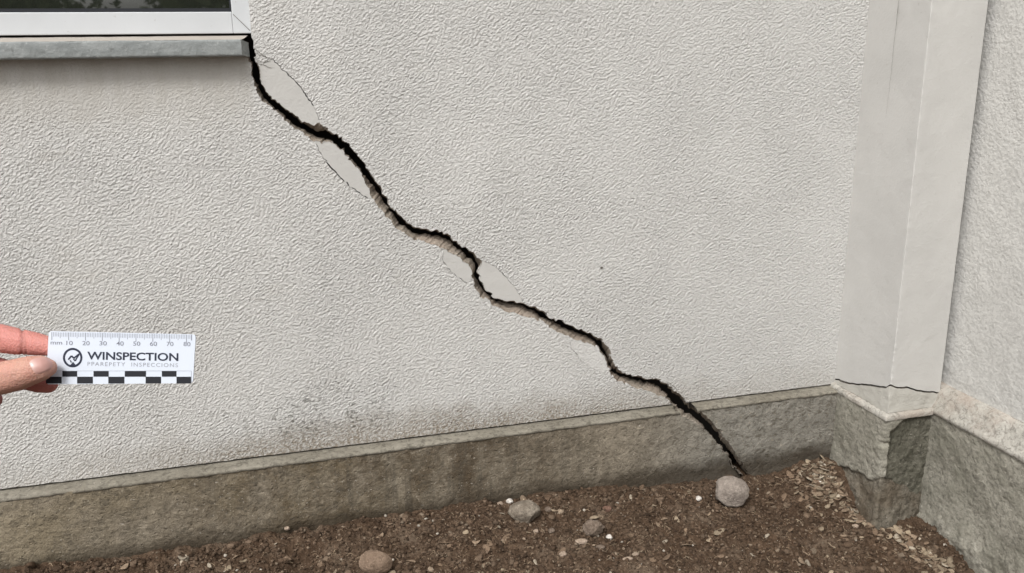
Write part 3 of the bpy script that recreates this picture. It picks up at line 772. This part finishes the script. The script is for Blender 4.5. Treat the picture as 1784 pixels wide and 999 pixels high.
def ground_hit(px, py):
    d = ray(px, py); P = O + d[None]*(1.2 + np.arange(900)*.0015)[:, None]
    hit = (P[:, 2] < gz(P[:, 0], P[:, 1])) | (P[:, 1] > PY-.001)
    return P[int(np.argmax(hit))]
def stone(px, py, wpx, hpx, mat, label, seed, cuts=10, sub=5, name='stone', rough_=.10, rot=0, group=None):
    p = ground_hit(px, py+hpx*.30); dep = (p-O)@FW; w = wpx/FPX*dep/2; h = hpx/FPX*dep/2
    g = np.random.default_rng(seed); B, F = ico(sub); V = B.copy()
    for k in range(cuts):                       # planar facets
        n = g.normal(size=3); n /= np.linalg.norm(n); dcut = g.uniform(.72, .93)
        e = V@n - dcut; V -= np.outer(np.clip(e, 0, None)*.85, n)
    V *= (1 + rough_*fbm(B*1.6+seed, 3, seed) + .05*fbm(B*5+seed, 4, seed+1, .6) + .022*fbm(B*18+seed, 3, seed+2))[:, None]
    c, s = math.cos(rot), math.sin(rot)
    # stretch in the view plane: width along RT, height mostly along UP
    V = V/np.abs(V).max(0)
    V = np.stack([V[:, 0]*c-V[:, 2]*s, V[:, 1], V[:, 0]*s+V[:, 2]*c], 1); V /= np.abs(V).max(0)
    X = V[:, 0:1]*w*RT[None] + V[:, 2:3]*h*UP[None] + V[:, 1:2]*(.8*min(w, h))*FW[None]
    zmin = X[:, 2].min(); cen = p + np.array([0, 0, -zmin - .22*h]); 
    # slide along the view line so that the stone's middle projects where the photo has it
    d = ray(px, py); Q = O + d[None]*(1.2 + np.arange(1200)*.001)[:, None]
    hit = (gz(Q[:, 0], Q[:, 1]) - (.22 if name == 'stone' else .42)*h >= Q[:, 2] + zmin) | (Q[:, 1] > PY-.8*h)
    cen = Q[int(np.argmax(hit))]
    o = mk(name, X, F, mat); o.location = cen
    tag(o, label, 'stone' if name == 'stone' else 'pebble', group); return o
stone(1273, 859, 62, 58, m_r1, 'rounded pale grey stone lying at the foot of the crack', 5, 14)
stone(914, 893, 58, 46, m_r2, 'speckled grey-brown angular stone with a white pebble at its upper left', 8, 12, rot=.4)
stone(1033, 920, 42, 32, m_r3, 'smaller dusty brown lumpy stone half sunk in the soil', 12, 7, rough_=.3)
stone(654, 980, 60, 44, m_r4, 'flat reddish brown stone at the bottom edge of the photo', 15, 7, rot=-.1)
PB = [(888, 874, 13, 11, m_r5, 'bright white pebble touching the speckled stone'),
      (871, 878, 11, 9, m_r6, 'small pale pebble left of the bright white pebble'),
      (1061, 937, 12, 12, m_r5, 'white pebble just right of the lumpy brown stone'),
      (981, 966, 14, 11, m_r6, 'tan pebble below and left of the lumpy brown stone'),
      (1013, 944, 22, 12, m_r6, 'flat pinkish pebble just below the lumpy brown stone'),
      (1046, 955, 17, 12, m_r3, 'brown pebble between the flat pinkish pebble and the long splinter'),
      (1107, 966, 13, 7, m_r6, 'short pale splinter of stone, right of the long splinter'),
      (1094, 974, 20, 8, m_r6, 'long pale splinter of stone low in the middle of the soil'),
      (1058, 887, 17, 12, m_r7, 'reddish pebble above the lumpy brown stone'),
      (1217, 869, 12, 10, m_r5, 'small white pebble left of the rounded grey stone'),
      (1428, 840, 7, 6, m_r5, 'tiny white pebble near the inner corner of the plinth'),
      (955, 888, 13, 11, m_r3, 'dull brown pebble right of the speckled stone'),
      (934, 926, 11, 9, m_r6, 'tan pebble below the speckled stone'),
      (961, 925, 11, 10, m_r3, 'brownish pebble between the speckled stone and the lumpy one'),
      (500, 901+20, 10, 8, m_r6, 'pale pebble at the plinth foot left of the reddish stone'),
      (1490, 917, 12, 8, m_r6, 'pale pebble in front of the footing of the pilaster')]
for i, (a, b_, w_, h_, m_, l_) in enumerate(PB): stone(a, b_, w_, h_, m_, l_, 40+i, 6, 3, 'pebble', .2, .3*i)

# ------------------------------------------------------------------ ruler card
CD = .565
def cmap(x, y, lift=0.0): return atd(x, y, CD-lift)
cen = cmap(210, 624); CRT = RT*math.cos(R(-.95)) + UP*math.sin(R(-.95)); CUP = np.cross(FW*-1, CRT); PX = CD/FPX
card = empty('scale_card', cen, 'small white measuring card with black checks held against the wall view by the hand', 'ruler')
card['label'] = 'small white millimetre scale card with a checkered edge, held by the fingers'
Mc = Matrix.Identity(4)
for i in range(3): Mc[i][0], Mc[i][1], Mc[i][2], Mc[i][3] = CRT[i], CUP[i], -FW[i], cen[i]
card.matrix_world = Mc
def cp(x, y):          # photo pixel -> card local (metres)
    v = cmap(x, y)-cen; return (float(v@CRT), float(v@CUP))
m_card = plain('white_card', (.60, .645, .72), .35, .4, 20, .02)
m_ink = plain('black_ink', (.012, .013, .018), .5); m_navy = plain('navy_ink', (.02, .025, .045), .5)
m_grey = plain('grey_ink', (.20, .21, .25), .6); m_grey2 = plain('pale_grey_ink', (.30, .31, .35), .6)
# body with rounded corners, slightly bowed
c4 = [cp(80, 670), cp(336, 668), cp(341, 583), cp(85, 577)]
def rounded(c4, r, n=6):
    out = []
    for i in range(4):
        p = np.array(c4[i]); a = np.array(c4[i-1])-p; b_ = np.array(c4[(i+1) % 4])-p; a /= np.linalg.norm(a); b_ /= np.linalg.norm(b_)
        for k in range(n+1):
            t = k/n; out.append((p + a*r*(1-t)**2 + b_*r*t**2))
    return out
ro = rounded(c4, .0022); n = len(ro)
V = [(p[0], p[1], 0) for p in ro] + [(p[0], p[1], -.0008) for p in ro]
F = [list(range(n)), list(range(2*n-1, n-1, -1))] + [[i, n+i, n+(i+1) % n, (i+1) % n] for i in range(n)]
mk('card_body', V, F, m_card, card, False)
LZ = .00012
def polys(name, L, mat, z=LZ, lab=None):
    V = []; F = []
    for P in L:
        b0 = len(V); V += [(p[0], p[1], z) for p in P]; F.append(list(range(b0, b0+len(P))))
    o = mk(name, V, F, mat, card, False)
    me = o.data
    if len(me.polygons) and me.polygons[0].normal.z < 0:
        me.flip_normals()
    if lab: o['label'] = lab
    return o
def rect(x0, y0, x1, y1): return [cp(x0, y1), cp(x1, y1), cp(x1, y0), cp(x0, y0)]
tk = []
for mm in range(0, 84):
    x = 90.4 + mm*2.932; L_ = 13.5 if mm % 10 == 0 else (10 if mm % 5 == 0 else 7.5); y0 = 579 + (x-90)*.018; w = 1.05 if mm % 10 == 0 else .7
    if mm == 83: L_ = 10; w = 1.6
    tk.append(rect(x-w/2, y0, x+w/2, y0+L_))
polys('tick_marks', tk, m_grey)
s = 4.46
for nm, L_ in (('checks', [(485, 476, 600, 520), (727, 476, 845, 520), (970, 476, 1135, 520), (1258, 476, 1372, 520), (357, 520, 480, 573), (600, 520, 722, 573), (842, 520, 967, 573), (1132, 520, 1252, 573), (1372, 520, 1485, 573)]),):
    polys('checks', [rect(a/s, 540+b_/s, c/s, 540+d/s) for a, b_, c, d in L_], m_ink)
polys('border_line', [rect(96, 646.2, 333.4, 646.7), rect(333.2, 646.2, 333.8, 668.2)], m_grey2, LZ*1.4)
# emblem: ring with a zigzag
lc = (126.7, 623.4)
ring = []; N = 48
for k in range(N):
    a0, a1 = 2*math.pi*k/N, 2*math.pi*(k+1)/N
    ring.append([cp(lc[0]+r_*math.cos(a), lc[1]-r_*math.sin(a)) for r_, a in ((17, a0), (17, a1), (13.3, a1), (13.3, a0))])
def lp(P): return [cp(x/s, 540+y/s) for x, y in P]
def zig(P, w):
    out = []
    for (x0, y0), (x1, y1) in zip(P[:-1], P[1:]):
        L_ = math.hypot(x1-x0, y1-y0); nx, ny = -(y1-y0)/L_*w/2, (x1-x0)/L_*w/2
        out.append(lp([(x0-nx, y0-ny), (x1-nx, y1-ny), (x1+nx, y1+ny), (x0+nx, y0+ny)]))
    return out
ring += zig([(531, 388), (556, 358), (574, 376), (616, 344)], 13) + zig([(612, 352), (584, 398), (571, 381)], 10) + zig([(545, 392), (556, 410)], 9) + [lp([(548, 428), (568, 404), (588, 428), (568, 436)])]
polys('emblem', ring, m_navy, LZ)
def text(name, body, x0, x1, ytop, ybot, mat, bold=0, lab=None, spacing=1.0):
    cu = bpy.data.curves.new(name, 'FONT'); cu.body = body; cu.size = 1; cu.offset = bold; cu.space_character = spacing; cu.resolution_u = 4
    t = bpy.data.objects.new('tmp_text', cu); C.objects.link(t)
    bpy.context.view_layer.update()
    me = bpy.data.meshes.new_from_object(t.evaluated_get(bpy.context.evaluated_depsgraph_get()))
    bpy.data.objects.remove(t); bpy.data.curves.remove(cu)
    V = np.array([v.co[:] for v in me.vertices]); a, b_ = V.min(0), V.max(0)
    p0 = np.array(cp(x0, (ybot))); p1 = np.array(cp(x1, ybot + (x1-x0)*.017)); pt = np.array(cp(x0, ytop))
    hgt = pt[1]-p0[1]; u = (V[:, 0]-a[0])/(b_[0]-a[0]); v = (V[:, 1]-a[1])/(b_[1]-a[1])
    X = p0[0] + (p1[0]-p0[0])*u; Y = p0[1] + (p1[1]-p0[1])*u*1 + hgt*v
    for i, vv in enumerate(me.vertices): vv.co = (X[i], Y[i], LZ*1.2)
    me.materials.clear(); me.materials.append(mat); me.name = name
    o = bpy.data.objects.new(name, me); C.objects.link(o); o.parent = card
    if lab: o['label'] = lab
    return o
text('printed_word', 'WINSPECTION', 152, 310.8, 612.8, 626.8, m_navy, .022, 'bold navy capital lettering')
text('printed_word', 'PPAREPETY  INSPECCIONS', 152.5, 310, 630.6, 637.4, m_grey2, 0, 'thin pale grey line of lettering', 1.25)
text('printed_word', 'mm', 88.3, 108.3, 595.6, 600.2, m_grey, 0.004)
for k, (tx, c0, c1) in enumerate([('10', 516, 566), ('20', 641, 697), ('30', 773, 830), ('40', 905, 961), ('50', 1035, 1090), ('60', 1165, 1220), ('70', 1295, 1348), ('80', 1426, 1480)]):
    text('printed_number', tx, c0/s, c1/s, 540+(241+k*1.2)/s, 540+(274+k*1.2)/s, m_grey, .004)

# ------------------------------------------------------------------ hand
def capsule_chain(bm, pts):
    for (a, ra), (b_, rb) in zip(pts[:-1], pts[1:]):
        n = max(2, int(np.linalg.norm(b_-a)/(.35*min(ra, rb)))+1)
        for t in np.linspace(0, 1, n):
            p = a*(1-t)+b_*t; r_ = ra*(1-t)+rb*t
            bmesh.ops.create_icosphere(bm, subdivisions=2, radius=r_, matrix=Matrix.Translation(Vector(p)))
def hp_(px, py, dz, rpx): return (atd(px, py, CD+dz), rpx*PX)
thumb = [hp_(83, 641, -.0085, 16.5), hp_(70, 642, -.0105, 23), hp_(52, 646, -.0115, 26.5), hp_(30, 653, -.0115, 29), hp_(0, 660, -.011, 29.5), hp_(-45, 668, -.010, 29), hp_(-95, 683, -.004, 34), hp_(-150, 700, .006, 42), hp_(-230, 720, .016, 50)]
index = [hp_(112, 611, .0078, 15), hp_(98, 607, .0080, 17.5), hp_(82, 603, .0085, 18.5), hp_(60, 599, .0095, 21.5), hp_(38, 596.5, .0100, 24.0), hp_(0, 590, .0115, 27.0), hp_(-50, 582, .015, 28.5), hp_(-95, 578, .022, 30.5), hp_(-165, 590, .026, 34), hp_(-250, 620, .022, 42)]
middle = [hp_(84, 668.5, .0105, 17.8), hp_(66, 665, .011, 20.5), hp_(42, 658, .012, 22), hp_(0, 646, .020, 24), hp_(-50, 636, .030, 27), hp_(-100, 632, .036, 29), hp_(-170, 640, .038, 33), hp_(-250, 660, .030, 42)]
ring_ = [hp_(-11, 697, .013, 15.5), hp_(-30, 696, .016, 20), hp_(-60, 694, .026, 23), hp_(-105, 688, .040, 26), hp_(-175, 690, .046, 31), hp_(-250, 700, .036, 40)]
little = [hp_(-40, 742, .016, 13), hp_(-58, 742, .020, 17), hp_(-90, 738, .032, 19), hp_(-130, 732, .044, 22), hp_(-190, 735, .050, 27), hp_(-255, 740, .038, 36)]
wr = atd(-400, 730, CD+.005); el = np.array([-.40, .20, .72])
palm = [[hp_(-150, 700, .006, 42), hp_(-250, 660, .028, 44)], [hp_(-165, 590, .026, 34), hp_(-170, 640, .038, 33), hp_(-175, 690, .046, 31), hp_(-190, 735, .050, 27)],
        [hp_(-230, 720, .016, 50), (wr, .023)], [hp_(-250, 620, .022, 42), (wr, .022)], [hp_(-250, 700, .036, 40), (wr, .022)], [hp_(-255, 740, .038, 36), (wr, .021)],
        [(wr, .025), (wr*.5+el*.5, .034), (el, .039)]]
bm = bmesh.new()
chains = [thumb, index, middle, ring_, little] + palm
for c in chains: capsule_chain(bm, c)
me = bpy.data.meshes.new('hand_raw'); bm.to_mesh(me); bm.free()
tmp = bpy.data.objects.new('hand_raw', me); C.objects.link(tmp)
rm = tmp.modifiers.new('r', 'REMESH'); rm.mode = 'VOXEL'; rm.voxel_size = .00085
sm = tmp.modifiers.new('s', 'SMOOTH'); sm.iterations = 9; sm.factor = .6
bpy.context.view_layer.update()
hm = bpy.data.meshes.new_from_object(tmp.evaluated_get(bpy.context.evaluated_depsgraph_get()))
bpy.data.objects.remove(tmp); bpy.data.meshes.remove(me)
nv = len(hm.vertices); HV = np.zeros(nv*3, np.float32); hm.vertices.foreach_get('co', HV); HV = HV.reshape(-1, 3)
# creases on the finger backs and thumb, tint per digit
def dist_chain(P, ch):
    best = np.full(len(P), 9.)
    for (a, ra), (b_, rb) in zip(ch[:-1], ch[1:]):
        ab = b_-a; t = np.clip((P-a)@ab/(ab@ab), 0, 1); q = a+t[:, None]*ab
        best = np.minimum(best, np.linalg.norm(P-q, axis=1)-(ra*(1-t)+rb*t))
    return best
ds = np.stack([dist_chain(HV, c) for c in (thumb, index, middle, ring_, little)], 1)
wts = np.exp(-np.clip(ds, 0, None)/.0022); wts /= wts.sum(1, keepdims=True)
tint = np.array([(.50, .275, .21), (.53, .215, .185), (.38, .13, .11), (.30, .10, .085), (.5, .28, .23)])
hc = wts@tint
def proj(P):
    d = P-O; dep = d@FW; return IW/2+FPX*(d@RT)/dep, IH/2-FPX*(d@UP)/dep
hu, hvv = proj(HV)
isT = ds[:, 0] < .0015
# fingertip paler towards the thumb's end
tipm = np.exp(-((hu-84)/18)**2)*isT; hc = hc*(1-tipm[:, None]*.55) + np.array([.62, .38, .31])*tipm[:, None]*.55
hc *= (1+.08*fbm(HV*180, 3, 160))[:, None]
HN = np.zeros(nv*3, np.float32); hm.vertices.foreach_get('normal', HN) if hasattr(hm.vertices, 'foreach_get') else None; HN = HN.reshape(-1, 3)
cre = 0
for cx, wdt, k_, sl_ in ((38, 2.6, 1, .0), (43, 1.6, 1, .1), (-2, 2.0, 1, 0)):      # index creases
    cre = cre + np.exp(-(((hu-cx)-sl_*(hvv-595))/wdt)**2)*(ds[:, 1] < .001)*.0008
for cx in (22, 27, 13):
    cre = cre + np.exp(-(((hu-cx)+.25*(hvv-655))/1.3)**2)*isT*np.exp(-((hvv-652)/12)**2)*.00035
HV2 = HV - HN*np.asarray(cre)[:, None]
hc = hc*(1-np.clip(np.asarray(cre)[:, None]/.0008, 0, 1)*.22)
hm.vertices.foreach_set('co', HV2.astype(np.float32).ravel())
at = hm.color_attributes.new('tone', 'FLOAT_COLOR', 'POINT'); c4_ = np.ones((nv, 4), np.float32); c4_[:, :3] = np.clip(hc, 0, 1); at.data.foreach_set('color', c4_.ravel())
hm.polygons.foreach_set('use_smooth', [True]*len(hm.polygons))
t = NT('skin'); ac = t.n('ShaderNodeVertexColor', layer_name='tone')
k1 = t.noise(700, 3, .6); k2 = t.noise(120, 3)
c = t.mix(t.ma('MULTIPLY', t.rng(k2, .35, .7), .25), ac.outputs[0], (.52, .22, .18))
m_skin = t.out(c, .5, t.bump(t.ma('ADD', t.voro(900), t.ma('MULTIPLY', k1, .7)), .00035), .35)
t.b.inputs['Subsurface Weight'].default_value = .12; t.b.inputs['Subsurface Radius'].default_value = (.006, .002, .001); t.b.inputs['Subsurface Scale'].default_value = 1
hm.materials.clear(); hm.materials.append(m_skin); hm.name = 'person'
person = bpy.data.objects.new('person', hm); C.objects.link(person)
tag(person, 'hand reaching in from the left edge, thumb and fingers pinching the white scale card', 'person')
# thumbnail: a curved plate laid on the thumb
bpy.context.view_layer.update()
from mathutils.bvhtree import BVHTree
bvh = BVHTree.FromPolygons([tuple(v) for v in HV2.tolist()], [tuple(p.vertices) for p in hm.polygons])
nail_o = pl("50,632 54,627 62,623.5 72,622 82,622.5 89,626.5 92.5,632 93,638 89,644 80,649 70,652 62,652.5 57,646 52,638"); nc = nail_o.mean(0)
V = []; NR = 7; NA = 40
L = np.r_[0, np.cumsum(np.linalg.norm(np.diff(np.vstack([nail_o, nail_o[:1]]), axis=0), axis=1))]; u = np.linspace(0, L[-1], NA+1)[:-1]; cl_ = np.vstack([nail_o, nail_o[:1]])
ou = np.stack([np.interp(u, L, cl_[:, 0]), np.interp(u, L, cl_[:, 1])], 1)
for r_ in range(NR):
    f_ = 1-(r_/(NR-1))*.98
    for q in nc+(ou-nc)*f_:
        d = Vector(ray(*q)).normalized(); h = bvh.ray_cast(Vector(O), d)
        lift = .00055*min(1, (1-f_)*6) - .0001
        V.append(np.array(h[0])-np.array(d)*lift if h[0] is not None else atd(q[0], q[1], CD-.015))
F = [[r_*NA+a, r_*NA+(a+1) % NA, (r_+1)*NA+(a+1) % NA, (r_+1)*NA+a] for r_ in range(NR-1) for a in range(NA)] + [list(range((NR-1)*NA, NR*NA))]
V = np.array(V); nu, nvv = proj(V)
lun = np.exp(-(((nu-55)/7)**2 + ((nvv-637)/10)**2))
ncol = np.array([.50, .285, .25])*(1-lun[:, None]) + np.array([.64, .47, .43])*lun[:, None]
t = NT('nail'); ac = t.n('ShaderNodeVertexColor', layer_name='tone'); m_nail = t.out(ac.outputs[0], .3, None, .5)
nail = mk('thumbnail', V, F, m_nail, person, True, ncol)
# sleeve beyond the wrist, off to the left
def tube(name, pts, rad, mat, parent, seg=32, sub=60):
    pts = np.array(pts); n = sub; u = np.linspace(0, len(pts)-1, n); c = np.stack([np.interp(u, range(len(pts)), pts[:, i]) for i in range(3)], 1); rr = np.interp(u, range(len(pts)), rad)
    V = []; 
    ax = (pts[-1]-pts[0]); ax /= np.linalg.norm(ax); e1 = np.cross(ax, [0, 0, 1.]); e1 /= np.linalg.norm(e1); e2 = np.cross(ax, e1)
    for i in range(n):
        for k in range(seg):
            a = 2*math.pi*k/seg; r_ = rr[i]*(1+.04*fbm(np.array([[u[i]*9, math.cos(a)*1.5, math.sin(a)*1.5]]), 3, 170)[0])
            V.append(c[i]+r_*(math.cos(a)*e1+math.sin(a)*e2))
    F = [[i*seg+k, i*seg+(k+1) % seg, (i+1)*seg+(k+1) % seg, (i+1)*seg+k] for i in range(n-1) for k in range(seg)] + [list(range((n-1)*seg, n*seg))]
    return mk(name, V, F, mat, parent)
sl0 = wr + (el-wr)*.35
tube('sleeve', [sl0, wr+(el-wr)*.36, wr+(el-wr)*.7, el+(el-wr)*.12], [.040, .043, .047, .050], plain('dark_sleeve_cloth', (.06, .07, .09), .9), person)

# ------------------------------------------------------------------ trees across the yard, seen only in the pane's reflection
m_leaf = None
t = NT('foliage'); lf = t.noise(3, 4); c = t.mix(t.rng(lf, .3, .7), (.06, .075, .033), (.12, .14, .065)); m_leaf = t.out(c, .6, None, .3)
m_bark = concrete_mat('bark', (.12, .095, .07), (.07, .055, .04), wet=False)
def tree(x, y, h, rad, seed, label, n=7000, zlow=.5):
    g = np.random.default_rng(seed)
    root = empty('garden_tree', (x, y, -.1), label, 'tree', None)
    prof = [(0, .16), (.3*h, .12), (.6*h, .08), (.85*h, .03)]; V = []; F = []
    for z_, r_ in prof:
        for k in range(12): a = k*math.pi/6; V.append((r_*math.cos(a)+.1*math.sin(z_), r_*math.sin(a), z_))
    F = [[i*12+k, i*12+(k+1) % 12, (i+1)*12+(k+1) % 12, (i+1)*12+k] for i in range(3) for k in range(12)]
    mk('trunk', V, F, m_bark, root)
    cl = np.stack([g.normal(0, rad*.5, 40), g.normal(0, rad*.5, 40), g.uniform(zlow, h, 40)], 1)
    p = cl[g.integers(0, 40, n)] + g.normal(0, rad*.17, (n, 3)); s = g.uniform(.05, .11, n)
    d1 = g.normal(size=(n, 3)); d1 /= np.linalg.norm(d1, axis=1)[:, None]; d2 = np.cross(d1, g.normal(size=(n, 3))); d2 /= np.linalg.norm(d2, axis=1)[:, None]
    V = np.stack([p-d1*s[:, None], p+d2*s[:, None]*.5, p+d1*s[:, None], p-d2*s[:, None]*.5], 1).reshape(-1, 3)
    mk('crown', V, np.arange(4*n).reshape(-1, 4), m_leaf, root, False)
tree(-2.45, -8.0, 4.2, 1.15, 1, 'dark leafy tree mirrored in the left part of the window pane', 14000, .2)
tree(-3.9, -9.5, 5.0, 1.8, 2, 'dark leafy tree mirrored at the far left of the window pane', 9000)
tree(.25, -8.3, 4.4, 1.2, 3, 'dark leafy tree mirrored in the right end of the window pane', 14000, .2)
